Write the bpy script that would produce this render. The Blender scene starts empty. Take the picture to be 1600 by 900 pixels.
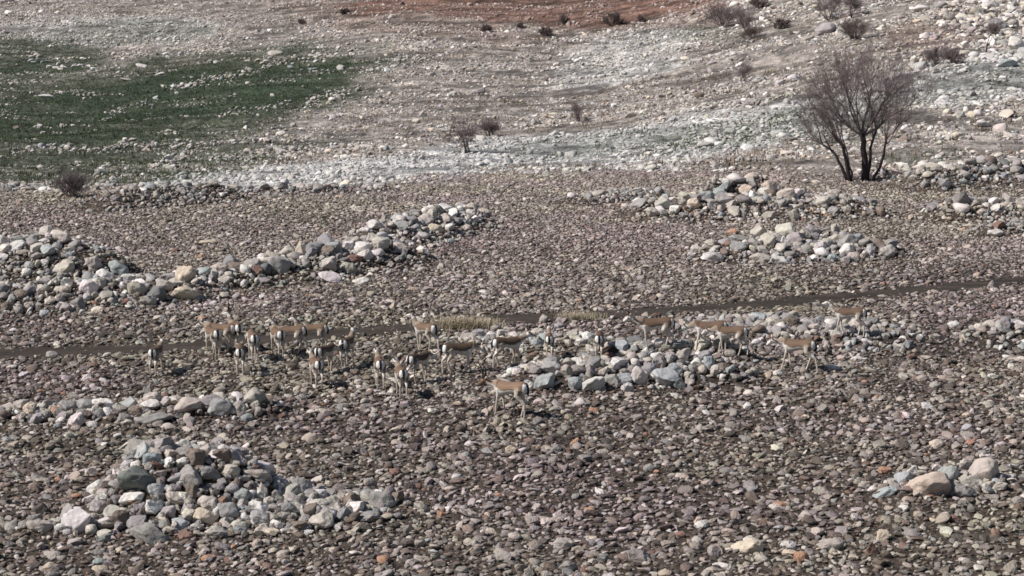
import bpy, bmesh, math, random
import numpy as np
from mathutils import Vector, Matrix, Euler, noise as mnoise

R = math.radians
SC = bpy.context.scene
COL = SC.collection

# ------------------------------------------------------------------ camera, sky, sun
F = 3200.0            # focal length in pixels of the 1600 wide frame
CH = 8.4              # camera height over the stony field
HOR = -70.0           # row of the field's vanishing line
cam_d = bpy.data.cameras.new("camera")
cam = bpy.data.objects.new("camera", cam_d)
COL.objects.link(cam)
cam_d.sensor_width = 36
cam_d.lens = 36 * F / 1600
PITCH = math.atan((450 - HOR) / F)
cam.location = (0, 0, CH)
cam.rotation_euler = (R(90) - PITCH, 0, 0)
cam_d.clip_end = 6000
SC.camera = cam

SUN_EL, SUN_AZ = 44.0, -106.0       # azimuth clockwise from +Y: the sun stands to the left
world = bpy.data.worlds.new("World")
SC.world = world
world.use_nodes = True
wn = world.node_tree
bg = wn.nodes["Background"]
sky = wn.nodes.new("ShaderNodeTexSky")
sky.sky_type = 'NISHITA'
sky.sun_disc = False
sky.sun_elevation = R(SUN_EL)
sky.sun_rotation = R(SUN_AZ)
wn.links.new(sky.outputs[0], bg.inputs[0])
bg.inputs[1].default_value = 0.055
sl = bpy.data.lights.new("sun", 'SUN')
sl.energy = 4.6
sl.angle = R(0.6)
sl.color = (1.0, 0.955, 0.91)
so = bpy.data.objects.new("sun", sl)
COL.objects.link(so)
az, el = R(SUN_AZ), R(SUN_EL)
tosun = Vector((math.sin(az) * math.cos(el), math.cos(az) * math.cos(el), math.sin(el)))
so.rotation_euler = tosun.to_track_quat('Z', 'Y').to_euler()
SC.view_settings.view_transform = 'Standard'
SC.view_settings.look = 'None'
SC.view_settings.gamma = 1
SC.view_settings.exposure = 0.2
SC.cycles.use_denoising = True
SC.cycles.filter_width = 1.6
SC.cycles.max_bounces = 4
SC.cycles.diffuse_bounces = 2

rng = np.random.default_rng(11)
rnd = random.Random(5)

# ------------------------------------------------------------------ noise
_perm = np.random.default_rng(3).random((256, 256)).astype(np.float32)
def vnoise(x, y, seed=0):
    x = np.asarray(x, dtype=np.float64) + seed * 37.17
    y = np.asarray(y, dtype=np.float64) + seed * 91.71
    xi = np.floor(x).astype(int); yi = np.floor(y).astype(int)
    fx = x - xi; fy = y - yi
    fx = fx * fx * (3 - 2 * fx); fy = fy * fy * (3 - 2 * fy)
    a = _perm[xi & 255, yi & 255]; b = _perm[(xi + 1) & 255, yi & 255]
    c = _perm[xi & 255, (yi + 1) & 255]; d = _perm[(xi + 1) & 255, (yi + 1) & 255]
    return (a * (1 - fx) + b * fx) * (1 - fy) + (c * (1 - fx) + d * fx) * fy
def fbm(x, y, oct=4, seed=0):
    s = 0; a = 1; t = 0
    for i in range(oct):
        s = s + a * vnoise(np.asarray(x) * 2**i, np.asarray(y) * 2**i, seed + i * 7)
        t += a; a *= 0.55
    return s / t            # 0..1, mean .5
def sstep(a, b, x):
    t = np.clip((np.asarray(x, dtype=float) - a) / (b - a), 0, 1)
    return t * t * (3 - 2 * t)

# ------------------------------------------------------------------ terrain
PROF = [  # (column, knots (Y, z))
    (0,    [(0, 0), (72, 0), (85, -.9), (115, -3.0), (150, -3.6), (190, -2.0), (260, 2.7), (350, 12), (600, 45), (2500, 230)]),
    (800,  [(0, 0), (72, 0), (85, -.6), (105, -1.6), (130, -1.6), (165, 0.0), (210, 3.2), (260, 8.5), (350, 20), (600, 52), (2500, 240)]),
    (1600, [(0, 0), (72, 0), (80, .1), (95, .9), (110, 2.0), (130, 4.0), (145, 5.6), (200, 13), (350, 32), (600, 62), (2500, 250)]),
]
_T = []
_yy = np.arange(0, 2500.0, 1.0)
for c, k in PROF:
    z = np.interp(_yy, [a for a, b in k], [b for a, b in k])
    g = np.exp(-0.5 * (np.arange(-12, 13) / 4.5) ** 2); g /= g.sum()
    z = np.convolve(np.pad(z, 12, mode='edge'), g, mode='valid')
    _T.append(z)
def base_z(X, Y):
    Yc = np.clip(Y, 20, 2490)
    u = np.clip(800 + F * X / Yc, 0, 1600)
    z0, z1, z2 = (np.interp(np.clip(Y, 0, 2490), _yy, t) for t in _T)
    a = sstep(0, 800, u); b = sstep(800, 1600, u)
    z = np.where(u < 800, z0 * (1 - a) + z1 * a, z1 * (1 - b) + z2 * b)
    far = sstep(74, 110, Y)
    z = z + (fbm(X / 5, Y / 5, 3, 1) - .5) * .16
    z = z + far * ((fbm(X / 16, Y / 11, 4, 2) - .5) * .9 + (fbm(X / 7, (Y + .35 * X) / 2.6, 3, 92) - .5) * .38)
    return z
def px2w(px, py, zf):
    """where the view ray through a photo pixel meets the ground zf"""
    c, s = math.cos(PITCH), math.sin(PITCH)
    dx = (px - 800) / F; dz = (450 - py) / F
    d = np.array([dx, c + dz * s, -s + dz * c])
    Y = np.concatenate([np.arange(15, 90, .02), np.arange(90, 500, .1)])
    t = Y / d[1]
    h = CH + d[2] * t - zf(d[0] * t, Y)
    i = np.argmax(h < 0)
    return float(d[0] * t[i]), float(Y[i]), float(zf(np.array([d[0] * t[i]]), np.array([Y[i]]))[0])
def proj(X, Y, Z):
    c, s = math.cos(PITCH), math.sin(PITCH)
    dz = Z - CH
    dep = Y * c - dz * s
    up = Y * s + dz * c
    return 800 + F * X / dep, 450 - F * up / dep, F / dep

# heaps: name, [(ax,ay,bx,by, radius, height)], number of boulders, size range, tint
HEAPS = [
    ("the nearest stone heap", [(255, 795, 350, 792, 1.35, .86), (230, 800, 430, 797, 1.25, .26), (60, 828, 300, 822, .45, .10), (400, 812, 540, 805, .75, .13), (540, 788, 600, 786, .4, .12)], 200, (.20, .46), 'mix'),
    ("the low stone row at left", [(-20, 655, 240, 652, .62, .16), (240, 650, 410, 645, .6, .24)], 75, (.18, .40), 'mix'),
    ("the rocks at right", [(1410, 768, 1560, 758, .55, .12)], 16, (.16, .30), 'pale'),
    ("the heap beside the herd", [(835, 602, 1120, 592, .95, .40), (960, 560, 1130, 560, .8, .25)], 150, (.20, .42), 'mix'),
    ("the spread behind the gazelles", [(1165, 525, 1350, 528, 1.9, .26), (1060, 515, 1200, 505, 1.0, .10)], 130, (.20, .42), 'purple'),
    ("the stones behind the herd", [(735, 540, 890, 536, .9, .12)], 40, (.18, .36), 'pale'),
    ("the left hand mound", [(-90, 440, 105, 436, 2.5, 1.05), (-60, 482, 275, 462, 1.5, .40)], 230, (.24, .52), 'mix'),
    ("the long middle ridge", [(285, 452, 440, 436, .9, .34), (440, 432, 600, 410, 1.6, .60), (590, 385, 720, 352, 1.6, .52)], 175, (.26, .58), 'mix'),
    ("the heap above the track", [(1125, 405, 1370, 400, 1.2, .36), (1190, 398, 1300, 392, .8, .5)], 90, (.30, .62), 'purple'),
    ("the heap near the tree", [(1030, 338, 1320, 332, 1.9, .52), (1120, 318, 1180, 312, 1.2, .7)], 120, (.32, .66), 'warm'),
    ("the heap right of the tree", [(1445, 292, 1580, 284, 1.7, .65)], 75, (.32, .65), 'mix'),
    ("the right edge heap", [(1490, 342, 1620, 338, 1.4, .5), (1550, 366, 1630, 364, .8, .25)], 65, (.28, .56), 'warm'),
    ("the far left heap", [(175, 325, 330, 312, 1.6, .5), (330, 306, 600, 298, .9, .15)], 80, (.25, .5), 'purple'),
    ("the stones left of the tree heap", [(905, 316, 1010, 308, 1.3, .2)], 40, (.25, .5), 'mix'),
    ("the heap on the right edge", [(1545, 535, 1640, 530, 1.0, .3)], 30, (.2, .42), 'pale'),
]
CAPS = []
for name, caps, n, sz, tint in HEAPS:
    L = []
    for ax, ay, bx, by, r, h in caps:
        A = px2w(ax, ay, base_z)[:2]; B = px2w(bx, by, base_z)[:2]
        L.append((A, B, r, h))
    CAPS.append(L)
def capdist(X, Y, A, B):
    ex, ey = B[0] - A[0], B[1] - A[1]
    t = np.clip(((X - A[0]) * ex + (Y - A[1]) * ey) / (ex * ex + ey * ey), 0, 1)
    return np.hypot(X - A[0] - t * ex, Y - A[1] - t * ey)
def ground_z(X, Y):
    X = np.asarray(X, dtype=float); Y = np.asarray(Y, dtype=float)
    z = base_z(X, Y)
    m = np.zeros_like(z)
    for L in CAPS:
        for A, B, r, h in L:
            d = capdist(X, Y, A, B) / r
            b = np.clip(1 - d, 0, 1)
            m = np.maximum(m, h * (b * b * (3 - 2 * b)) ** .8)
    m = m * (.65 + .7 * fbm(X / .9, Y / .9, 3, 9))
    return z + m

# track centre line in the photo, laid out on the ground
TRK = [px2w(x, y, base_z)[:2] for x, y in [(-500, 566), (-200, 560), (0, 553), (160, 549), (300, 542), (450, 529), (560, 519), (680, 509), (800, 499), (950, 491), (1100, 482), (1250, 470), (1400, 457), (1500, 448), (1600, 438), (1800, 420), (2100, 398)]]
def catmull(P, n=12):
    P = [np.array(p) for p in P]; out = []
    for i in range(1, len(P) - 2):
        for k in range(n):
            t = k / n
            out.append(.5 * ((2 * P[i]) + (-P[i-1] + P[i+1]) * t + (2*P[i-1] - 5*P[i] + 4*P[i+1] - P[i+2]) * t*t + (-P[i-1] + 3*P[i] - 3*P[i+1] + P[i+2]) * t**3))
    out.append(P[-2])
    return np.array(out)
TRC = catmull(TRK)
def track_d(X, Y):
    yc = np.interp(X, TRC[:, 0], TRC[:, 1])
    return np.abs(Y - yc) - .50 - .38 * (fbm(X / 1.2, Y / .6, 3, 21) - .5)

# ------------------------------------------------------------------ what covers the ground where
def ell(u, v, cx, cy, rx, ry, ang=0):
    a = R(ang); du = u - cx; dv = v - cy
    p = (du * math.cos(a) + dv * math.sin(a)) / rx
    q = (-du * math.sin(a) + dv * math.cos(a)) / ry
    return p * p + q * q
def zones(X, Y, Z):
    """masks on the ground: green turf, blue-grey limestone, red earth, dry beige hill, dark field"""
    u, v, s = proj(X, Y, np.minimum(Z, base_z(X, Y)))
    n1 = fbm(X / 7, Y / 12, 4, 31) - .5
    n2 = fbm(X / 2.2, Y / 4.0, 3, 41) - .5
    w = 1.6 * n1 + .7 * n2
    def blob(cx, cy, rx, ry, ang=0, soft=.45, wk=.85):
        return sstep(1 + soft, 1 - soft, ell(u, v, cx, cy, rx, ry, ang) + w * wk)
    field = sstep(-14, 14, v - (300 - 22 * sstep(200, 900, u) - 10 * sstep(900, 1200, u) + 20 * sstep(1150, 1300, u)) + 30 * w)
    green = np.maximum.reduce([
        blob(270, 150, 330, 64, -6), blob(120, 185, 320, 95, 0), blob(400, 120, 170, 46, -8), .45 * blob(520, 85, 110, 18, -6),
        .8 * blob(160, 258, 360, 36, -4), .5 * blob(200, 50, 130, 22), .6 * blob(60, 90, 130, 40),
        .7 * blob(1160, 205, 190, 26, -10), .45 * blob(1540, 130, 150, 26, -8), .5 * blob(1110, 52, 70, 14),
        .45 * blob(950, 225, 160, 20, -6), .5 * blob(1450, 245, 90, 12, -3), .5 * blob(1290, 200, 90, 30)])
    deep = np.maximum.reduce([blob(310, 148, 240, 40, -7), .7 * blob(90, 190, 200, 34, 0), .5 * blob(40, 90, 120, 26, 0)])
    lime = np.maximum.reduce([
        blob(520, 268, 330, 20, -5), blob(820, 245, 330, 34, -7), .9 * blob(1090, 215, 260, 42, -12),
        .9 * blob(1540, 120, 160, 42, -6), .55 * blob(180, 50, 160, 25, 0), .6 * blob(980, 90, 120, 35, -15)])
    red = np.maximum.reduce([.95 * blob(870, 0, 310, 42, -2), .4 * blob(640, 35, 220, 26, 8), .4 * blob(1450, 62, 70, 26, 0), .35 * blob(1000, 28, 160, 18)])
    tan = sstep(.1, .6, n1 + .3) * (1 - field)
    dark = .9 * blob(1490, 530, 170, 40, 0, .7) + .5 * blob(1330, 440, 330, 22, -4, .7) + .35 * blob(250, 525, 300, 28, 0, .7)
    return dict(u=u, v=v, s=s, field=field, green=green * (1 - field), deep=deep * (1 - field), lime=lime * (1 - .8 * field), red=red * (1 - field), tan=tan, dark=np.clip(dark, 0, 1), n1=n1, n2=n2)

def mixc(a, b, t):
    return a * (1 - t[:, None]) + np.array(b)[None, :] * t[:, None]
def soil_colour(zn, X, Y):
    n = len(X)
    c = np.tile(np.array([.24, .212, .192]), (n, 1))         # dry hill earth with thin dead grass
    c = mixc(c, (.30, .262, .232), .6 * zn['tan'])
    c = mixc(c, (.44, .44, .43), .8 * zn['lime'])
    gn = np.clip(zn['green'] * (.75 + 1.1 * (fbm(X / 1.1, Y / 2.5, 3, 57) - .3)), 0, 1)
    c = mixc(c, (.060, .070, .046), .93 * gn)
    c = mixc(c, (.034, .052, .028), .85 * np.clip(zn['deep'] * (.7 + 1.2 * (fbm(X / 1.3, Y / 3, 3, 58) - .3)), 0, 1))
    c = mixc(c, (.14, .074, .054), .95 * zn['red'])
    c = mixc(c, (.055, .041, .031), zn['field'] * .97)
    c = mixc(c, (.036, .028, .024), .7 * zn['dark'] * zn['field'])
    td = track_d(X, Y)
    c = mixc(c, (.045, .037, .031), sstep(.35, -.1, td))
    far = 1 - zn['field']
    stk = .7 * fbm(X / 7, (Y + .35 * X) / 1.7, 4, 91) + .5 * fbm(X / 1.2, (Y + .3 * X) / 1.4, 3, 99) - .6
    c = c * np.clip(1 + 3.0 * far * stk * (1 - .7 * zn['green']), .4, 1.7)[:, None]
    return c * (1 + (.5 + .9 * far) * (fbm(X / .7, Y / .9, 3, 51) - .5) + .8 * far * (fbm(X / .25, Y / .5, 2, 52) - .5))[:, None]

# ------------------------------------------------------------------ materials
def mat_base(name, rough=.92):
    m = bpy.data.materials.new(name); m.use_nodes = True
    b = m.node_tree.nodes["Principled BSDF"]
    b.inputs["Roughness"].default_value = rough
    b.inputs["Specular IOR Level"].default_value = .25
    return m, m.node_tree, b
def nd(t, k, **kw):
    n = t.nodes.new(k)
    for a, b in kw.items(): setattr(n, a, b)
    return n
def mottle(t, col_socket, bsdf, scale, lo, hi, bump, bscale, coord='Object', dist=.02):
    tc = nd(t, "ShaderNodeTexCoord")
    no = nd(t, "ShaderNodeTexNoise"); no.inputs["Scale"].default_value = scale; no.inputs["Detail"].default_value = 6; no.inputs["Roughness"].default_value = .65
    t.links.new(tc.outputs[coord], no.inputs["Vector"])
    mr = nd(t, "ShaderNodeMapRange"); mr.inputs[1].default_value = .3; mr.inputs[2].default_value = .7
    mr.inputs[3].default_value = lo; mr.inputs[4].default_value = hi
    t.links.new(no.outputs[0], mr.inputs[0])
    mx = nd(t, "ShaderNodeVectorMath", operation='SCALE')
    t.links.new(col_socket, mx.inputs[0]); t.links.new(mr.outputs[0], mx.inputs["Scale"])
    t.links.new(mx.outputs[0], bsdf.inputs["Base Color"])
    nb = nd(t, "ShaderNodeTexNoise"); nb.inputs["Scale"].default_value = bscale; nb.inputs["Detail"].default_value = 5
    t.links.new(tc.outputs[coord], nb.inputs["Vector"])
    bp = nd(t, "ShaderNodeBump"); bp.inputs["Strength"].default_value = bump; bp.inputs["Distance"].default_value = dist
    t.links.new(nb.outputs[0], bp.inputs["Height"]); t.links.new(bp.outputs[0], bsdf.inputs["Normal"])
    return tc, mx
def stone_mat(name, instanced):
    m, t, b = mat_base(name, .88)
    if instanced:
        a = nd(t, "ShaderNodeAttribute", attribute_type='INSTANCER', attribute_name="col"); c = a.outputs["Color"]
    else:
        a = nd(t, "ShaderNodeObjectInfo"); c = a.outputs["Color"]
    mottle(t, c, b, 2.2, .72, 1.25, .6, 5.0, dist=.06)
    return m
M_BOULDER = stone_mat("weathered_rock", False)
M_STONES = stone_mat("field_stone", True)
def attr_mat(name, attr, scale, lo, hi, bump, bscale, rough=.95, dist=.03):
    m, t, b = mat_base(name, rough)
    a = nd(t, "ShaderNodeAttribute", attribute_name=attr)
    mottle(t, a.outputs["Color"], b, scale, lo, hi, bump, bscale, dist=dist)
    return m
M_GROUND = attr_mat("stony_earth", "gcol", 2.6, .45, 1.65, 1.0, 5.0, dist=.22)
M_TRACK = attr_mat("bare_earth", "gcol", 3.0, .75, 1.3, .6, 12.0, dist=.03)
M_COAT = attr_mat("coat", "coat", 30.0, .88, 1.1, .3, 160.0, .8, dist=.003)
def plain_mat(name, col, lo=.7, hi=1.3, scale=20, rough=.85, bump=.3):
    m, t, b = mat_base(name, rough)
    c = nd(t, "ShaderNodeRGB"); c.outputs[0].default_value = (*col, 1)
    mottle(t, c.outputs[0], b, scale, lo, hi, bump, scale * 2, dist=.01)
    return m
M_HORN = plain_mat("horn", (.03, .024, .02), rough=.5)
M_BARK = plain_mat("dark_bark", (.040, .030, .030))
M_TWIG = plain_mat("purple_brown_twig", (.165, .13, .13))
M_TWIG2 = plain_mat("pale_twig", (.17, .14, .14))
M_SCRUB = plain_mat("dark_scrub", (.14, .11, .102))
M_DRYGRASS = plain_mat("dry_grass", (.44, .375, .27), .7, 1.3, 8)

def mesh_from(name, V, Fc, mat, parent=None, smooth=True, loc=None):
    me = bpy.data.meshes.new(name)
    V = np.asarray(V, dtype=np.float32)
    if isinstance(Fc, np.ndarray):
        k = Fc.shape[1]; nf = len(Fc)
        me.vertices.add(len(V)); me.vertices.foreach_set("co", V.ravel())
        me.loops.add(nf * k); me.loops.foreach_set("vertex_index", Fc.ravel().astype(np.int32))
        me.polygons.add(nf); me.polygons.foreach_set("loop_start", np.arange(0, nf * k, k, dtype=np.int32))
        me.update(calc_edges=True)
    else:
        me.from_pydata([tuple(map(float, v)) for v in V], [], Fc)
    me.polygons.foreach_set("use_smooth", [smooth] * len(me.polygons))
    me.materials.append(mat)
    o = bpy.data.objects.new(name, me)
    COL.objects.link(o)
    if parent: o.parent = parent
    if loc is not None: o.location = loc
    return o
def tag(o, label=None, cat=None, group=None, kind=None):
    if label: o["label"] = label
    if cat: o["category"] = cat
    if group: o["group"] = group
    if kind: o["kind"] = kind
    return o

# ------------------------------------------------------------------ the ground sheet
def build_ground():
    nu, nv = 760, 900
    ang = np.linspace(-1.25, 1.25, nu)
    a = np.tan(.30 * ang) * (1 + 1.9 * np.clip(np.abs(ang) - 1.0, 0, 1) ** 1 * 4)       # X / Y
    Y = np.concatenate([[-60, -20, 0, 8, 14, 18, 21], np.geomspace(23, 420, nv - 22), np.geomspace(450, 2450, 15)])
    Yb = np.maximum(Y, 26.0)
    AX, YY = np.meshgrid(a, Y)
    XX = AX * Yb[:, None] * np.where(Y[:, None] < 26, 1.4, 1.0)
    Z = ground_z(XX.ravel(), YY.ravel())
    V = np.stack([XX.ravel(), YY.ravel(), Z], 1)
    nr, nc = XX.shape
    i = np.arange(nr - 1)[:, None] * nc + np.arange(nc - 1)[None, :]
    Fc = np.stack([i, i + 1, i + nc + 1, i + nc], -1).reshape(-1, 4)
    o = mesh_from("ground", V, Fc, M_GROUND)
    zn = zones(V[:, 0], np.maximum(V[:, 1], 20), V[:, 2])
    c = soil_colour(zn, V[:, 0], V[:, 1])
    at = o.data.color_attributes.new("gcol", 'FLOAT_COLOR', 'POINT')
    at.data.foreach_set("color", np.concatenate([c, np.ones((len(c), 1))], 1).astype(np.float32).ravel())
    o["kind"] = "structure"
    return o
build_ground()

def build_track():
    xs = np.arange(TRC[0, 0], TRC[-1, 0], .12)
    ys = np.interp(xs, TRC[:, 0], TRC[:, 1])
    off = np.linspace(-.58, .58, 9)
    XX = np.repeat(xs[:, None], 9, 1)
    YY = ys[:, None] + off[None, :] * (1 + .35 * (fbm(xs / 1.3, xs * 0, 2, 61) - .5)[:, None])
    Z = ground_z(XX.ravel(), YY.ravel()).reshape(XX.shape)
    rut = -.0 * off[None, :] + .022 - .012 * np.abs(np.abs(off[None, :]) - .25) * 4 * (np.abs(off[None, :]) > .4)
    Z = Z + rut + .012 * (fbm(XX / .3, YY / .3, 2, 63) - .5)
    V = np.stack([XX.ravel(), YY.ravel(), Z.ravel()], 1)
    nr, nc = XX.shape
    i = np.arange(nr - 1)[:, None] * nc + np.arange(nc - 1)[None, :]
    Fc = np.stack([i, i + nc, i + nc + 1, i + 1], -1).reshape(-1, 4)
    o = mesh_from("dirt_track", V, Fc, M_TRACK)
    c = np.tile([.046, .036, .029], (len(V), 1)) * (1 + 1.2 * (fbm(V[:, 0] / 1.1, V[:, 1] / .3, 3, 65) - .5))[:, None]
    at = o.data.color_attributes.new("gcol", 'FLOAT_COLOR', 'POINT')
    at.data.foreach_set("color", np.concatenate([c, np.ones((len(c), 1))], 1).astype(np.float32).ravel())
    o["kind"] = "structure"
build_track()

# ------------------------------------------------------------------ rock shapes
def rock_mesh(name, sub, seed, mat, rough=1.0):
    r = random.Random(seed)
    bm = bmesh.new()
    bmesh.ops.create_icosphere(bm, subdivisions=sub, radius=1)
    planes = []
    for k in range(r.randint(9, 14)):
        d = Vector((r.gauss(0, 1), r.gauss(0, 1), r.gauss(0, .9))).normalized()
        planes.append((d, r.uniform(.45, .82)))
    o1 = Vector((r.uniform(0, 90), r.uniform(0, 90), r.uniform(0, 90)))
    for v in bm.verts:
        p = v.co.copy()
        p *= 1 + .30 * mnoise.noise(p * 1.1 + o1)
        for d, h in planes:
            e = p.dot(d) - h
            if e > 0: p -= d * e * .94
        n = .10 * mnoise.noise(p * 2.6 + o1) + .06 * rough * mnoise.noise(p * 6 + o1) + (.03 * rough * mnoise.noise(p * 13 + o1) if sub > 2 else 0)
        p *= 1 + n
        v.co = p
    # normalise to unit box
    lo = [min(v.co[i] for v in bm.verts) for i in range(3)]; hi = [max(v.co[i] for v in bm.verts) for i in range(3)]
    for v in bm.verts:
        for i in range(3): v.co[i] = (v.co[i] - (lo[i] + hi[i]) / 2) / (hi[i] - lo[i])
    me = bpy.data.meshes.new(name); bm.to_mesh(me); bm.free()
    me.materials.append(mat)
    me.polygons.foreach_set("use_smooth", [False if sub < 3 and seed % 2 else True] * len(me.polygons))
    return me
ROCKS = [rock_mesh("boulder", 4, 100 + i, M_BOULDER) for i in range(20)]
src = bpy.data.collections.new("stone_shapes")
NPEB = 14
for i in range(NPEB):
    me = rock_mesh("stone_%02d" % i, 2, 300 + i, M_STONES, 1.8)
    ob = bpy.data.objects.new("stone_%02d" % i, me)
    src.objects.link(ob)

PAL = {  # linear colours of the stones
    'beige': (.395, .355, .31), 'grey': (.272, .250, .235), 'brown': (.17, .136, .115), 'purple': (.272, .254, .248),
    'blue': (.30, .312, .31), 'white': (.56, .52, .49), 'orange': (.40, .24, .16), 'rust': (.20, .125, .10),
    'dark': (.085, .074, .068), 'cream': (.50, .42, .335), 'slate': (.16, .168, .162), 'green': (.23, .245, .232)}
MIX = {
    'mix': dict(beige=30, grey=20, purple=16, blue=6, white=20, brown=7, rust=1.5, slate=2),
    'pale': dict(beige=34, grey=14, purple=12, blue=6, white=28, cream=4, brown=3),
    'purple': dict(beige=24, grey=20, purple=26, blue=4, white=18, brown=8, rust=1.5),
    'warm': dict(beige=40, grey=20, purple=8, blue=4, white=18, cream=6, brown=6, orange=1),
}
def pick(mix):
    k = list(mix); w = [mix[a] for a in k]
    return rnd.choices(k, w)[0]

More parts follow.
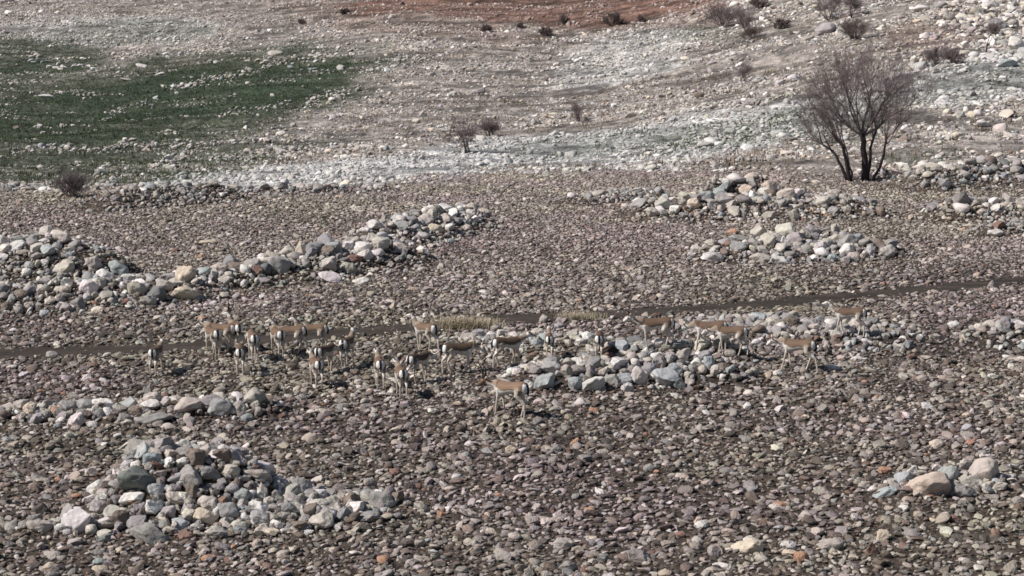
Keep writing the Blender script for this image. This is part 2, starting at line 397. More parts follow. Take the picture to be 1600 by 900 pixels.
# every boulder of the heaps: [x, y, z, size, (aspect), colour name, heap index, hand placed]
BLD = []
def put(px, py, wpx, hpx, colr, heap, depth=None, seed=None, tilt=None, lift=0.0):
    X, Y, Z = px2w(px, py + hpx * .25, ground_z)
    s = F / math.hypot(Y, CH - Z)
    w = wpx / s; h = hpx / s
    BLD.append(dict(x=X, y=Y, z=Z + h * .17 + lift, d=(w, depth or w * .75, h * 1.1), c=colr, heap=heap, hand=True, seed=seed if seed is not None else len(BLD), rz=None, tilt=tilt))
H = {h[0]: i for i, h in enumerate(HEAPS)}
n1, n2, n3, n4 = 0, 1, 2, 3
for a in [(220, 747, 62, 46, 'slate', n1), (300, 700, 26, 20, 'blue', n1), (298, 745, 40, 34, 'grey', n1), (244, 765, 26, 22, 'blue', n1),
          (150, 765, 32, 34, 'white', n1), (206, 778, 40, 22, 'white', n1), (275, 782, 34, 24, 'beige', n1), (326, 787, 36, 26, 'beige', n1),
          (322, 808, 40, 26, 'cream', n1), (356, 800, 36, 30, 'purple', n1), (262, 724, 26, 16, 'white', n1), (284, 721, 24, 14, 'white', n1),
          (345, 712, 36, 24, 'brown', n1), (362, 738, 32, 26, 'beige', n1), (378, 776, 26, 26, 'blue', n1), (405, 793, 34, 22, 'white', n1),
          (410, 768, 18, 28, 'beige', n1), (433, 778, 30, 28, 'grey', n1), (236, 834, 74, 32, 'grey', n1), (292, 838, 30, 18, 'rust', n1),
          (343, 832, 40, 24, 'beige', n1), (124, 812, 50, 44, 'white', n1), (108, 806, 30, 40, 'purple', n1), (62, 823, 38, 18, 'beige', n1),
          (184, 812, 34, 30, 'brown', n1), (262, 800, 28, 22, 'purple', n1), (460, 796, 34, 20, 'beige', n1), (515, 802, 30, 20, 'purple', n1),
          (490, 778, 40, 22, 'purple', n1), (590, 782, 60, 28, 'beige', n1), (574, 808, 46, 18, 'purple', n1), (432, 822, 22, 20, 'white', n1),
          (470, 822, 34, 18, 'brown', n1), (236, 717, 34, 20, 'blue', n1), (400, 740, 44, 16, 'beige', n1), (300, 770, 22, 28, 'brown', n1),
          (62, 795, 26, 22, 'dark', n1), (414, 828, 34, 22, 'beige', n1), (372, 820, 36, 18, 'beige', n1), (200, 748, 30, 34, 'grey', n1),
          (300, 632, 56, 28, 'beige', n2), (335, 628, 40, 26, 'purple', n2), (345, 636, 40, 30, 'purple', n2), (160, 634, 34, 22, 'white', n2), (45, 640, 26, 22, 'cream', n2),
          (118, 658, 26, 30, 'white', n2), (236, 634, 30, 18, 'white', n2), (376, 640, 24, 28, 'beige', n2), (90, 666, 14, 12, 'blue', n2),
          (240, 655, 60, 18, 'purple', n2), (55, 655, 34, 18, 'purple', n2), (195, 655, 26, 18, 'grey', n2), (88, 642, 16, 18, 'orange', n2),
          (1452, 757, 82, 40, 'cream', n3), (1536, 736, 52, 44, 'beige', n3), (1505, 768, 34, 26, 'purple', n3), (1380, 768, 40, 16, 'blue', n3),
          (1428, 737, 30, 22, 'white', n3), (1462, 731, 22, 12, 'white', n3), (1484, 742, 34, 34, 'blue', n3), (1510, 727, 26, 22, 'beige', n3),
          (1516, 752, 40, 22, 'beige', n3), (1560, 760, 30, 14, 'beige', n3), (1545, 757, 20, 16, 'beige', n3), (1342, 752, 20, 16, 'beige', n3),
          (850, 597, 36, 30, 'blue', n4), (1040, 592, 46, 34, 'blue', n4), (1056, 578, 28, 22, 'blue', n4), (998, 588, 28, 34, 'white', n4),
          (1108, 568, 22, 26, 'blue', n4), (1115, 580, 26, 18, 'beige', n4), (900, 600, 26, 26, 'blue', n4), (926, 602, 42, 24, 'white', n4),
          (980, 605, 24, 16, 'white', n4), (1012, 578, 30, 24, 'purple', n4), (1030, 566, 24, 18, 'purple', n4), (955, 592, 26, 20, 'purple', n4),
          (1062, 600, 28, 20, 'slate', n4), (884, 580, 30, 22, 'beige', n4), (1006, 558, 24, 16, 'beige', n4), (952, 556, 16, 12, 'rust', n4),
          (815, 575, 14, 16, 'white', 5), (826, 577, 16, 18, 'cream', 5), (748, 524, 22, 20, 'purple', 5), (836, 522, 30, 20, 'beige', 5),
          (733, 526, 34, 16, 'beige', 5), (775, 513, 18, 14, 'grey', 5),
          (185, 420, 38, 26, 'blue', 6), (200, 434, 26, 14, 'white', 6), (146, 412, 26, 24, 'beige', 6), (100, 418, 36, 26, 'beige', 6),
          (42, 426, 18, 16, 'white', 6), (138, 450, 30, 26, 'white', 6), (212, 452, 34, 26, 'beige', 6), (245, 460, 30, 30, 'slate', 6),
          (232, 470, 28, 24, 'beige', 6), (70, 490, 20, 14, 'blue', 6), (152, 486, 20, 14, 'cream', 6), (122, 475, 28, 22, 'grey', 6),
          (290, 430, 34, 34, 'cream', 7), (296, 458, 44, 26, 'cream', 7), (352, 438, 22, 18, 'beige', 7), (362, 410, 30, 22, 'purple', 7),
          (436, 414, 34, 30, 'purple', 7), (470, 390, 18, 28, 'cream', 7), (512, 412, 30, 24, 'beige', 7), (515, 436, 40, 22, 'white', 7),
          (545, 418, 26, 22, 'beige', 7), (556, 405, 26, 16, 'rust', 7), (565, 440, 30, 14, 'white', 7), (674, 338, 22, 24, 'beige', 7), (680, 358, 26, 18, 'cream', 7),
          (1145, 363, 20, 14, 'orange', 8), (1115, 402, 40, 18, 'white', 8), (1322, 392, 22, 26, 'white', 8), (1220, 408, 36, 18, 'white', 8),
          (1300, 376, 38, 18, 'beige', 8), (1226, 378, 20, 20, 'white', 8), (1188, 402, 40, 14, 'beige', 8), (1156, 385, 34, 16, 'purple', 8), (1302, 402, 22, 16, 'blue', 8),
          (1166, 296, 22, 20, 'cream', 9), (1126, 302, 26, 16, 'blue', 9), (1228, 304, 30, 18, 'beige', 9), (1254, 302, 14, 18, 'beige', 9),
          (1200, 338, 24, 18, 'beige', 9), (1020, 332, 22, 18, 'beige', 9), (1240, 338, 16, 20, 'beige', 9),
          (1560, 351, 22, 16, 'rust', 11), (1556, 364, 30, 12, 'white', 11),
          (1168, 854, 52, 32, 'cream', -1), (1252, 872, 26, 22, 'orange', -1), (1236, 866, 30, 14, 'cream', -1), (1496, 852, 16, 14, 'cream', -1),
          (1298, 852, 46, 24, 'beige', -1), (1232, 852, 26, 20, 'white', -1), (1130, 884, 34, 14, 'white', -1), (1362, 858, 24, 28, 'rust', -1),
          (80, 887, 34, 20, 'cream', -1), (326, 872, 24, 12, 'orange', -1), (925, 798, 26, 12, 'orange', -1), (800, 702, 20, 18, 'cream', -1),
          (850, 499, 16, 16, 'beige', -1), (876, 500, 18, 9, 'grey', -1), (1550, 446, 16, 18, 'beige', -1), (326, 379, 30, 12, 'cream', -1),
          (714, 746, 20, 14, 'white', -1), (736, 848, 26, 16, 'beige', -1), (880, 850, 34, 20, 'beige', -1), (688, 806, 16, 16, 'orange', -1),
          (82, 554, 22, 12, 'beige', -1), (350, 543, 16, 16, 'grey', -1), (52, 577, 22, 16, 'brown', -1), (1222, 790, 26, 12, 'orange', -1),
          (1448, 636, 22, 12, 'white', -1), (1000, 870, 40, 26, 'grey', -1), (1342, 560, 26, 10, 'white', -1), (1490, 508, 22, 16, 'white', -1),
          (168, 500, 14, 14, 'rust', -1), (1300, 575, 26, 10, 'white', -1)]:
    put(*a)
# landmark rocks of the far slope
for a in [(1538, 194, 30, 15, 'white', 20), (1500, 180, 14, 14, 'white', 20), (1495, 211, 20, 14, 'cream', 20), (1528, 178, 22, 14, 'white', 20),
          (1472, 158, 26, 18, 'white', 20), (1500, 85, 34, 18, 'beige', 20), (1520, 92, 16, 12, 'white', 20), (1560, 40, 34, 22, 'purple', 20), (1588, 70, 30, 24, 'white', 20),
          (1530, 20, 34, 18, 'beige', 20), (1240, 122, 22, 14, 'white', 20), (1218, 130, 16, 12, 'white', 20), (1574, 100, 30, 16, 'blue', 20),
          (1548, 8, 30, 16, 'white', 20), (1290, 46, 34, 22, 'purple', 20), (1318, 52, 26, 20, 'white', 20), (1262, 62, 24, 12, 'beige', 20), (1440, 12, 26, 10, 'white', 20),
          (222, 103, 20, 6, 'white', 21), (60, 97, 34, 7, 'blue', 21), (55, 84, 34, 6, 'beige', 21), (72, 150, 24, 6, 'white', 21), (95, 145, 7, 6, 'white', 21),
          (276, 146, 7, 6, 'white', 21), (425, 149, 7, 6, 'white', 21), (198, 124, 22, 5, 'beige', 21), (490, 88, 60, 12, 'white', 21), (475, 108, 50, 9, 'blue', 21),
          (400, 95, 30, 8, 'beige', 21), (250, 115, 16, 4, 'white', 21), (105, 103, 56, 8, 'white', 21), (66, 207, 6, 5, 'white', 21), (262, 247, 22, 14, 'white', 21),
          (250, 256, 40, 8, 'beige', 21), (430, 83, 26, 9, 'beige', 21), (50, 288, 36, 8, 'beige', 21)]:
    if a[5] == 21 and a[2] > 26:       # a spread of several stones rather than one slab
        for k in range(int(a[2] / 6)):
            g1, g2 = rnd.gauss(0, .28), rnd.gauss(0, .3)
            put(a[0] + g1 * a[2], a[1] + g2 * a[3], rnd.uniform(6, 14), rnd.uniform(4, 6), a[4], 21)
    else:
        put(*a)
for hi, (name, caps, n, (s0, s1), tint) in enumerate(HEAPS):
    L = CAPS[hi]
    pts = [(b['x'], b['y'], max(b['d'][0], b['d'][1]) * .42) for b in BLD if b['heap'] == hi]
    got = 0
    area = [(math.hypot(B[0]-A[0], B[1]-A[1]) + 1.6*r) * r for A, B, r, h in L]
    for tr in range(n * 40):
        if got >= n: break
        A, B, r, h = rnd.choices(L, area)[0]
        f = 1 - got / n
        size = (s0 + (s1 - s0) * (f ** 2.0)) * rnd.uniform(.72, 1.2)
        t = rnd.uniform(-.02, 1.02); q = rnd.gauss(0, .42)
        if abs(q) > 1.05: continue
        a2 = rnd.uniform(0, 6.283)
        x = A[0] + (B[0]-A[0]) * t + math.cos(a2) * abs(q) * r; y = A[1] + (B[1]-A[1]) * t + math.sin(a2) * abs(q) * r
        dd = min(float(capdist(x, y, A_, B_)) / r_ for A_, B_, r_, h_ in L)
        if dd > .8: size *= .75
        if any((x-p)**2 + (y-q_)**2 < ((rr + size*.42) * .80)**2 for p, q_, rr in pts): continue
        if track_d(np.array([x]), np.array([y]))[0] < .1: continue
        pts.append((x, y, size * .42)); got += 1
        z = float(ground_z(np.array([x]), np.array([y]))[0])
        w = size; dd2 = size * rnd.uniform(.65, .95); hh = size * rnd.uniform(.5, .85)
        BLD.append(dict(x=x, y=y, z=z + hh * .20, d=(w, dd2, hh), c=pick(MIX[tint]), heap=hi, hand=False, seed=rnd.randrange(999), rz=rnd.uniform(0, 6.28), tilt=None))
# lone bigger stones strewn over the field
for k in range(340):
    px = rnd.uniform(-60, 1660); py = rnd.uniform(320, 915)
    X, Y, Z = px2w(px, py, base_z)
    if track_d(np.array([X]), np.array([Y]))[0] < .15: continue
    size = .13 + .17 * rnd.random() ** 2.2
    BLD.append(dict(x=X, y=Y, z=float(ground_z(np.array([X]), np.array([Y]))[0]) + size * .16, d=(size, size * .8, size * rnd.uniform(.4, .7)), c=pick(dict(beige=30, grey=20, white=14, purple=12, blue=4, orange=4, rust=5, cream=5)), heap=-1, hand=False, seed=rnd.randrange(999), rz=rnd.uniform(0, 6.28), tilt=None))

def jcol(name, amp=.16):
    c = np.array(PAL[name]); k = 1 + rnd.uniform(-amp, amp)
    return c * k * (1 + np.array([rnd.uniform(-.03, .03) for _ in range(3)]))
for b in BLD:
    u, v, s = proj(b['x'], b['y'], b['z'])
    b['u'], b['v'] = float(u), float(v)
    b['px'] = float(s) * math.sqrt(b['d'][0] * b['d'][2])
    b['in'] = -6 < u < 1606 and -6 < v < 906
    b['col'] = jcol(b['c']) * (1.12 if b['heap'] >= 0 else 1.0)
    b['rz'] = b['rz'] if b['rz'] is not None else rnd.uniform(-.3, .3)
    b['rx'] = rnd.uniform(-.25, .25); b['ry'] = rnd.uniform(-.3, .3)
vis = sorted([b for b in BLD if b['in']], key=lambda b: -(b['px'] + (3 if b['hand'] else 0)))
top = vis[:300]
topset = set(id(b) for b in top)

# ---- labels that single each boulder out
CN = dict(beige='beige', grey='grey', brown='brown', purple='mauve grey', blue='blue grey', white='whitish', orange='orange',
          rust='rusty red', dark='blackish', cream='cream', slate='dark slate', green='greenish')
HN = {i: h[0] for i, h in enumerate(HEAPS)}
HN[-1] = "the open pebbly field"; HN[20] = "the far right slope"; HN[21] = "the green far slope"
bb = {}
for b in top:
    q = bb.setdefault(b['heap'], [1e9, -1e9, 1e9, -1e9])
    q[0] = min(q[0], b['u']); q[1] = max(q[1], b['u']); q[2] = min(q[2], b['v']); q[3] = max(q[3], b['v'])
def where(b):
    q = bb[b['heap']]
    a = (b['u'] - q[0]) / (q[1] - q[0] + 1e-6); c = (b['v'] - q[2]) / (q[3] - q[2] + 1e-6)
    side = ['left end', 'left part', 'middle', 'right part', 'right end'][min(4, int(a * 5))]
    lev = ['top', 'upper', 'lower', 'foot'][min(3, int(c * 4))]
    if b['heap'] in (-1, 20, 21):
        lev = ['far', 'upper', 'lower', 'nearest'][min(3, int(c * 4))]
    return lev, side
groups = {}
for b in top:
    lev, side = where(b)
    size = 'big' if b['px'] > 26 else 'small' if b['px'] < 15 else 'medium'
    b['key'] = "%s %s boulder, %s %s of %s" % (size, CN[b['c']], lev, side, HN[b['heap']])
    groups.setdefault(b['key'], []).append(b)
ORD = ['second', 'third', 'fourth', 'fifth', 'sixth', 'seventh', 'eighth', 'ninth']
for k, L in groups.items():
    L.sort(key=lambda b: b['u'])
    for i, b in enumerate(L):
        if len(L) == 1: b['label'] = k
        elif i == 0: b['label'] = k + ", leftmost"
        elif i == len(L) - 1: b['label'] = k + ", rightmost"
        else: b['label'] = k + ", " + ORD[i - 1] + " from left"
for b in top:
    o = bpy.data.objects.new("boulder", ROCKS[b['seed'] % len(ROCKS)])
    COL.objects.link(o)
    o.location = (b['x'], b['y'], b['z'])
    o.scale = b['d']
    o.rotation_euler = (b['rx'], b['ry'], b['rz'])
    o.color = (*b['col'], 1)
    tag(o, b['label'], "boulder", "boulders of " + HN[b['heap']] if b['heap'] >= 0 else "boulders lying alone on the field")

# ------------------------------------------------------------------ countless loose stones: one object
P_, S_, Rt, C_, I_ = [], [], [], [], []
def colours(names, n, mixd, amp=.2):
    k = list(mixd); w = np.array([mixd[a] for a in k], dtype=float); w /= w.sum()
    idx = rng.choice(len(k), n, p=w)
    c = np.array([PAL[a] for a in k])[idx]
    return c * (1 + rng.uniform(-amp, amp, (n, 1))) * (1 + rng.uniform(-.04, .04, (n, 3)))
def add_stones(X, Y, size, col, flat=(.35, .7), sink=.22, tilt=.35):
    n = len(X)
    Z = ground_z(X, Y)
    hh = size * rng.uniform(*flat, n)
    P_.append(np.stack([X, Y, Z + hh * sink], 1))
    S_.append(np.stack([size, size * rng.uniform(.55, .95, n), hh], 1))
    Rt.append(np.stack([rng.normal(0, tilt, n), rng.normal(0, tilt, n), rng.uniform(0, 6.283, n)], 1))
    C_.append(col); I_.append(rng.integers(0, NPEB, n))

def jgrid(cell, y0, y1, half, jit=.9):
    ys = np.arange(y0, y1, cell)
    Xs, Ys = [], []
    for y in ys:
        w = half(y); xs = np.arange(-w, w, cell)
        Xs.append(xs + rng.uniform(-.5, .5, len(xs)) * cell * jit); Ys.append(y + rng.uniform(-.5, .5, len(xs)) * cell * jit)
    return np.concatenate(Xs), np.concatenate(Ys)
half = lambda y: y * .275 + 5
# the field
X, Y = jgrid(.093, 25.5, 93, half)
zn = zones(X, Y, base_z(X, Y))
td = track_d(X, Y)
dens = (.85 - .45 * zn['dark'] + .5 * zn['n2'] + .3 * zn['n1']) * np.clip(zn['field'] * 1.3, 0, 1)
dens = dens * np.where(td < -.2, .16, np.where(td < 0, .34, np.where(td < .3, .7, 1)))
k = rng.random(len(X)) < dens
X, Y, td = X[k], Y[k], td[k]
for kk in zn: zn[kk] = zn[kk][k]
size = .083 * np.exp(rng.normal(0, .46, len(X))) * (1 + .3 * rng.random(len(X)) ** 6)
size = np.clip(size, .03, .27) * np.where(td < 0, .6, 1)
col = colours(None, len(X), dict(beige=32, grey=20, brown=28, purple=5, white=11, blue=.8, rust=1.6, orange=.35, dark=16, cream=1.3, green=.2), .3)
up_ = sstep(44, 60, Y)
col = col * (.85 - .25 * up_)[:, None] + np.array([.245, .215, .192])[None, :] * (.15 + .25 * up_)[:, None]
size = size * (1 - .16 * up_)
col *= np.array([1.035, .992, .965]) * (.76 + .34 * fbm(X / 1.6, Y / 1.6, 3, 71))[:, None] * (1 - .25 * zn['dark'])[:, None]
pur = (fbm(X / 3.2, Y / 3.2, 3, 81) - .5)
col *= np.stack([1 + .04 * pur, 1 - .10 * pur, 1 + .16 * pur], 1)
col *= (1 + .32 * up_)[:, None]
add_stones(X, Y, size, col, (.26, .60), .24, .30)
print("field stones", len(X))
# the far slope
X, Y = jgrid(.27, 70, 285, lambda y: y * .285 + 3)
Zb = base_z(X, Y); zn = zones(X, Y, Zb)
band = fbm(X / 7, (Y + .35 * X) / 1.7, 4, 91)          # rows along the contour
clump = fbm(X / 3, Y / 3, 3, 95)
dens = .55 + 3.6 * (band - .5) + 2.8 * (clump - .5)
dens = dens + .42 * zn['lime'] - .50 * zn['green'] - .45 * zn['deep'] - .40 * zn['red']
right = sstep(900, 1500, zn['u'])
dens = dens + .15 * right
k = (rng.random(len(X)) < dens) & (zn['field'] < .6) & (zn['v'] > -60) & (zn['u'] > -190) & (zn['u'] < 1790)
X, Y, right = X[k], Y[k], right[k]
for kk in zn: zn[kk] = zn[kk][k]
size = .105 * np.exp(rng.normal(0, .55, len(X))) * (1 + .35 * right) * (1 + .2 * zn['lime']) * (1 + .25 * sstep(100, 200, Y))
top_r = sstep(1380, 1560, zn['u']) * sstep(130, 60, zn['v'])
size = np.clip(size * (1 + .8 * top_r), .07, 1.0)
col = colours(None, len(X), dict(beige=34, grey=22, white=22, purple=12, brown=6, cream=3, rust=1), .2)
col = mixc(col * 1.3, (.56, .565, .55), .5 * zn['lime'])
col = mixc(col, (.15, .18, .14), .3 * zn['green'])
col = mixc(col, (.26, .15, .12), .5 * zn['red'])
add_stones(X, Y, size, col, (.3, .7), .2, .3)
print("slope stones", len(X))
# stone rows in the green hollow and along old terraces
ROWS = [((170, 176), (250, 158), 90), ((250, 140), (375, 117), 240), ((375, 117), (450, 97), 120), ((450, 97), (560, 78), 120), ((15, 236), (230, 229), 260), ((230, 229), (420, 222), 200), ((320, 246), (620, 232), 330), ((340, 176), (600, 158), 160),
        ((480, 158), (560, 140), 160), ((600, 100), (760, 70), 150), ((640, 120), (830, 92), 160), ((560, 112), (620, 106), 60), ((590, 62), (700, 40), 90), ((1010, 158), (1250, 118), 320), ((1000, 190), (1240, 150), 240), ((1120, 70), (1330, 60), 200),
        ((0, 150), (160, 146), 80), ((100, 60), (330, 75), 150), ((800, 120), (1000, 95), 160), ((700, 200), (900, 190), 120), ((1290, 52), (1330, 40), 90), ((1260, 66), (1340, 58), 120), ((1380, 90), (1600, 60), 260), ((0, 292), (180, 288), 160),
        ((440, 70), (520, 30), 160), ((240, 262), (290, 244), 90)]
for (a, b_, n) in ROWS:
    n = int(n * .8)
    t = rng.random(n)
    us = a[0] + (b_[0]-a[0]) * t + rng.normal(0, 3, n); vs = a[1] + (b_[1]-a[1]) * t + rng.normal(0, 1, n) * rng.uniform(1.5, 4.5, n) + 3 * np.sin(t * 9 + a[0])
    W = np.array([px2w(u, v, base_z) for u, v in zip(us, vs)])
    add_stones(W[:, 0], W[:, 1], np.clip(.19 * np.exp(rng.normal(0, .45, n)), .1, .6), colours(None, n, dict(white=30, beige=40, grey=12, blue=10), .15), (.35, .7), .3)
# smaller stones of the heaps and the boulders past the three hundred largest
rest = [b for b in BLD if id(b) not in topset]
if rest:
    P_.append(np.array([(b['x'], b['y'], b['z']) for b in rest])); S_.append(np.array([b['d'] for b in rest]))
    Rt.append(np.array([(b['rx'], b['ry'], b['rz']) for b in rest])); C_.append(np.array([b['col'] for b in rest])); I_.append(rng.integers(0, NPEB, len(rest)))
for hi, (name, caps, n, sz, tint) in enumerate(HEAPS):
    for A, B, r, h in CAPS[hi]:
        L = math.hypot(B[0]-A[0], B[1]-A[1]); m = int((L + 1.6*r) * 2 * r * 26)
        t = rng.random(m); rr = r * 1.05 * np.sqrt(rng.random(m)); an = rng.uniform(0, 6.283, m)
        x = A[0] + (B[0]-A[0]) * t + np.cos(an) * rr; y = A[1] + (B[1]-A[1]) * t + np.sin(an) * rr
        k = track_d(x, y) > .1; x, y = x[k], y[k]
        add_stones(x, y, np.clip(.15 * np.exp(rng.normal(0, .3, len(x))), .08, .26), 1.0 * colours(None, len(x), MIX[tint], .25), (.5, .85), .22, .5)
def strew(name, label, cat, P, S, Ro, C, I, source):
    me = bpy.data.meshes.new(name)
    me.vertices.add(len(P)); me.vertices.foreach_set("co", P.astype(np.float32).ravel())
    for nm, tp, dat in (("rot", 'FLOAT_VECTOR', Ro), ("scl", 'FLOAT_VECTOR', S)):
        a = me.attributes.new(nm, tp, 'POINT'); a.data.foreach_set("vector", dat.astype(np.float32).ravel())
    a = me.attributes.new("col", 'FLOAT_COLOR', 'POINT'); a.data.foreach_set("color", np.concatenate([np.clip(C, .01, .8), np.ones((len(C), 1))], 1).astype(np.float32).ravel())
    a = me.attributes.new("vi", 'INT', 'POINT'); a.data.foreach_set("value", I.astype(np.int32))
    o = bpy.data.objects.new(name, me); COL.objects.link(o)
    tag(o, label, cat, kind="stuff")
    ng = bpy.data.node_groups.new("strew", 'GeometryNodeTree')
    ng.interface.new_socket("Geometry", in_out='INPUT', socket_type='NodeSocketGeometry')
    ng.interface.new_socket("Geometry", in_out='OUTPUT', socket_type='NodeSocketGeometry')
    gi = ng.nodes.new('NodeGroupInput'); go = ng.nodes.new('NodeGroupOutput')
    mp = ng.nodes.new('GeometryNodeMeshToPoints'); ip = ng.nodes.new('GeometryNodeInstanceOnPoints')
    ci = ng.nodes.new('GeometryNodeCollectionInfo'); ci.inputs['Collection'].default_value = source
    ci.inputs['Separate Children'].default_value = True; ci.inputs['Reset Children'].default_value = True
    def na(nm, tp):
        n = ng.nodes.new('GeometryNodeInputNamedAttribute'); n.data_type = tp; n.inputs['Name'].default_value = nm
        return n.outputs['Attribute']
    ng.links.new(gi.outputs[0], mp.inputs[0]); ng.links.new(mp.outputs[0], ip.inputs['Points'])
    ng.links.new(ci.outputs[0], ip.inputs['Instance']); ip.inputs['Pick Instance'].default_value = True
    ng.links.new(na('vi', 'INT'), ip.inputs['Instance Index'])
    ng.links.new(na('rot', 'FLOAT_VECTOR'), ip.inputs['Rotation']); ng.links.new(na('scl', 'FLOAT_VECTOR'), ip.inputs['Scale'])
    ng.links.new(ip.outputs[0], go.inputs[0])
    o.modifiers.new("strew", 'NODES').node_group = ng
    return o
P_, S_, Rt, C_, I_ = (np.concatenate(q) for q in (P_, S_, Rt, C_, I_))
print("all loose stones", len(P_))
strew("loose_stones", "countless small stones and pebbles strewn over the field and far slope", "stones", P_, S_, Rt, C_, I_, src)

# short grass of the hollow and thin dead grass of the slope
def blade_mesh(name, seed):
    r = random.Random(seed); V, Fc = [], []
    for i in range(9):
        a = r.uniform(0, 6.28); ln = r.uniform(.1, .9); h = r.uniform(.5, 1); p = Vector((r.gauss(0, .28), r.gauss(0, .28), -.05))
        d = Vector((math.cos(a), math.sin(a), 0)); w = Vector((-d.y, d.x, 0)) * .05
        b = len(V); m = p + d * ln * h * .4 + Vector((0, 0, h * .6)); t = p + d * ln * h + Vector((0, 0, h))
        V += [p - w, p + w, m + w * .7, m - w * .7, t]; Fc += [(b, b+1, b+2, b+3), (b+3, b+2, b+4)]
    me = bpy.data.meshes.new(name); me.from_pydata([tuple(v) for v in V], [], Fc)
    return me
gm_, gt_, gb_ = mat_base("grass_blade", .9)
ga_ = nd(gt_, "ShaderNodeAttribute", attribute_type='INSTANCER', attribute_name="col")
gt_.links.new(ga_.outputs["Color"], gb_.inputs["Base Color"])
gsrc = bpy.data.collections.new("grass_shapes")
for i in range(5):
    me = blade_mesh("blade_clump_%d" % i, 900 + i); me.materials.append(gm_)
    gsrc.objects.link(bpy.data.objects.new("blade_clump_%d" % i, me))
def grass(name, label, cell, hmean, fn):
    X, Y = jgrid(cell, 72, 270, lambda y: y * .275 + 3)
    zn = zones(X, Y, base_z(X, Y))
    dens, colf = fn(X, Y, zn)
    k = (rng.random(len(X)) < dens) & (zn['v'] > -40) & (zn['v'] < 320) & (zn['field'] < .5)
    X, Y = X[k], Y[k]
    for kk in zn: zn[kk] = zn[kk][k]
    c = colf(X, Y, zn); n = len(X)
    h = hmean * np.exp(rng.normal(0, .35, n))
    print(name, n)
    strew(name, label, "grass", np.stack([X, Y, ground_z(X, Y)], 1), np.stack([h * 1.3, h * 1.3, h], 1),
          np.stack([np.zeros(n), np.zeros(n), rng.uniform(0, 6.28, n)], 1), c, rng.integers(0, 5, n), gsrc)
def g1(X, Y, zn):
    return np.clip(zn['green'] * 1.0 - .25 + .9 * zn['deep'] + .9 * (fbm(X / 1.5, Y / 3, 3, 57) - .5), 0, 1), \
        lambda X, Y, zn: mixc(np.array([.075, .088, .048]) * (1 + rng.uniform(-.4, .5, (len(X), 1))), (.042, .068, .034), .75 * zn['deep'])
def g2(X, Y, zn):
    return np.clip(.35 + 2.0 * (fbm(X / 5, (Y + .3 * X) / 2.2, 3, 97) - .5) - zn['green'] - .6 * zn['lime'] - .3 * zn['red'], 0, .8), \
        lambda X, Y, zn: np.array([.25, .195, .145]) * (1 + rng.uniform(-.5, .45, (len(X), 1)))
grass("short_grass", "short dark green grass covering the hollow at upper left", .34, .13, g1)
grass("dead_grass", "thin dead beige grass scattered over the far slope", .45, .16, g2)

# ------------------------------------------------------------------ tubes, trees and scrub
class MB:
    def __init__(s): s.V = []; s.F = []
    def tube(s, pts, rad, n=6, cap=True):
        pts = [Vector(p) for p in pts]; b0 = len(s.V)
        for i, p in enumerate(pts):
            d = (pts[min(i+1, len(pts)-1)] - pts[max(i-1, 0)])
            d = d.normalized() if d.length > 1e-9 else Vector((0, 0, 1))
            a = d.cross(Vector((.31, .95, .05))).normalized(); b = d.cross(a)
            rx, rz = rad[i] if isinstance(rad[i], tuple) else (rad[i], rad[i])
            for k in range(n):
                t = 6.2831853 * k / n
                s.V.append(p + a * math.cos(t) * rx + b * math.sin(t) * rz)
        for i in range(len(pts) - 1):
            for k in range(n):
                q = b0 + i*n; s.F.append((q + k, q + (k+1) % n, q + n + (k+1) % n, q + n + k))
        if cap:
            s.F.append(tuple(b0 + k for k in range(n))[::-1]); s.F.append(tuple(b0 + (len(pts)-1)*n + k for k in range(n)))
    def build(s, name, mat, parent=None, smooth=True):
        return mesh_from(name, np.array([tuple(v) for v in s.V]), s.F, mat, parent, smooth)

def grow(r, mbT, mbC, p, d, L, rad, depth, maxd, spread, up, kids=(3, 4), twig=.0035):
    n = 4 if depth < maxd - 1 else 3
    pts = [p]; q = p.copy(); dd = d.copy()
    for i in range(n):
        dd = (dd + Vector((r.gauss(0, .13), r.gauss(0, .13), r.gauss(0, .08) + up * .09))).normalized()
        q = q + dd * (L / n); pts.append(q.copy())
    end = max(twig, rad * (.55 if depth < maxd else .5))
    rr = [rad + (end - rad) * i / n for i in range(n + 1)]
    (mbT if depth <= 0 else mbC).tube(pts, rr, 7 if rad > .03 else (4 if rad > .01 else 3), False)
    if depth >= maxd: return
    nk = r.randint(*kids)
    for k in range(nk):
        t = 1.0 if k == 0 else r.uniform(.35, 1.0)
        i = min(n, max(1, int(round(t * n)))); b = pts[i]
        ax = Vector((r.gauss(0, 1), r.gauss(0, 1), r.gauss(0, .5)))
        side = (ax - dd * ax.dot(dd)).normalized()
        s = (spread * .35 if k == 0 else spread) * r.uniform(.7, 1.2)
        nd_ = (dd * math.cos(s) + side * math.sin(s) + Vector((0, 0, up * .18))).normalized()
        grow(r, mbT, mbC, b, nd_, L * r.uniform(.62, .88), end * (.95 if k == 0 else .72), depth + 1, maxd, spread, up, kids, twig)

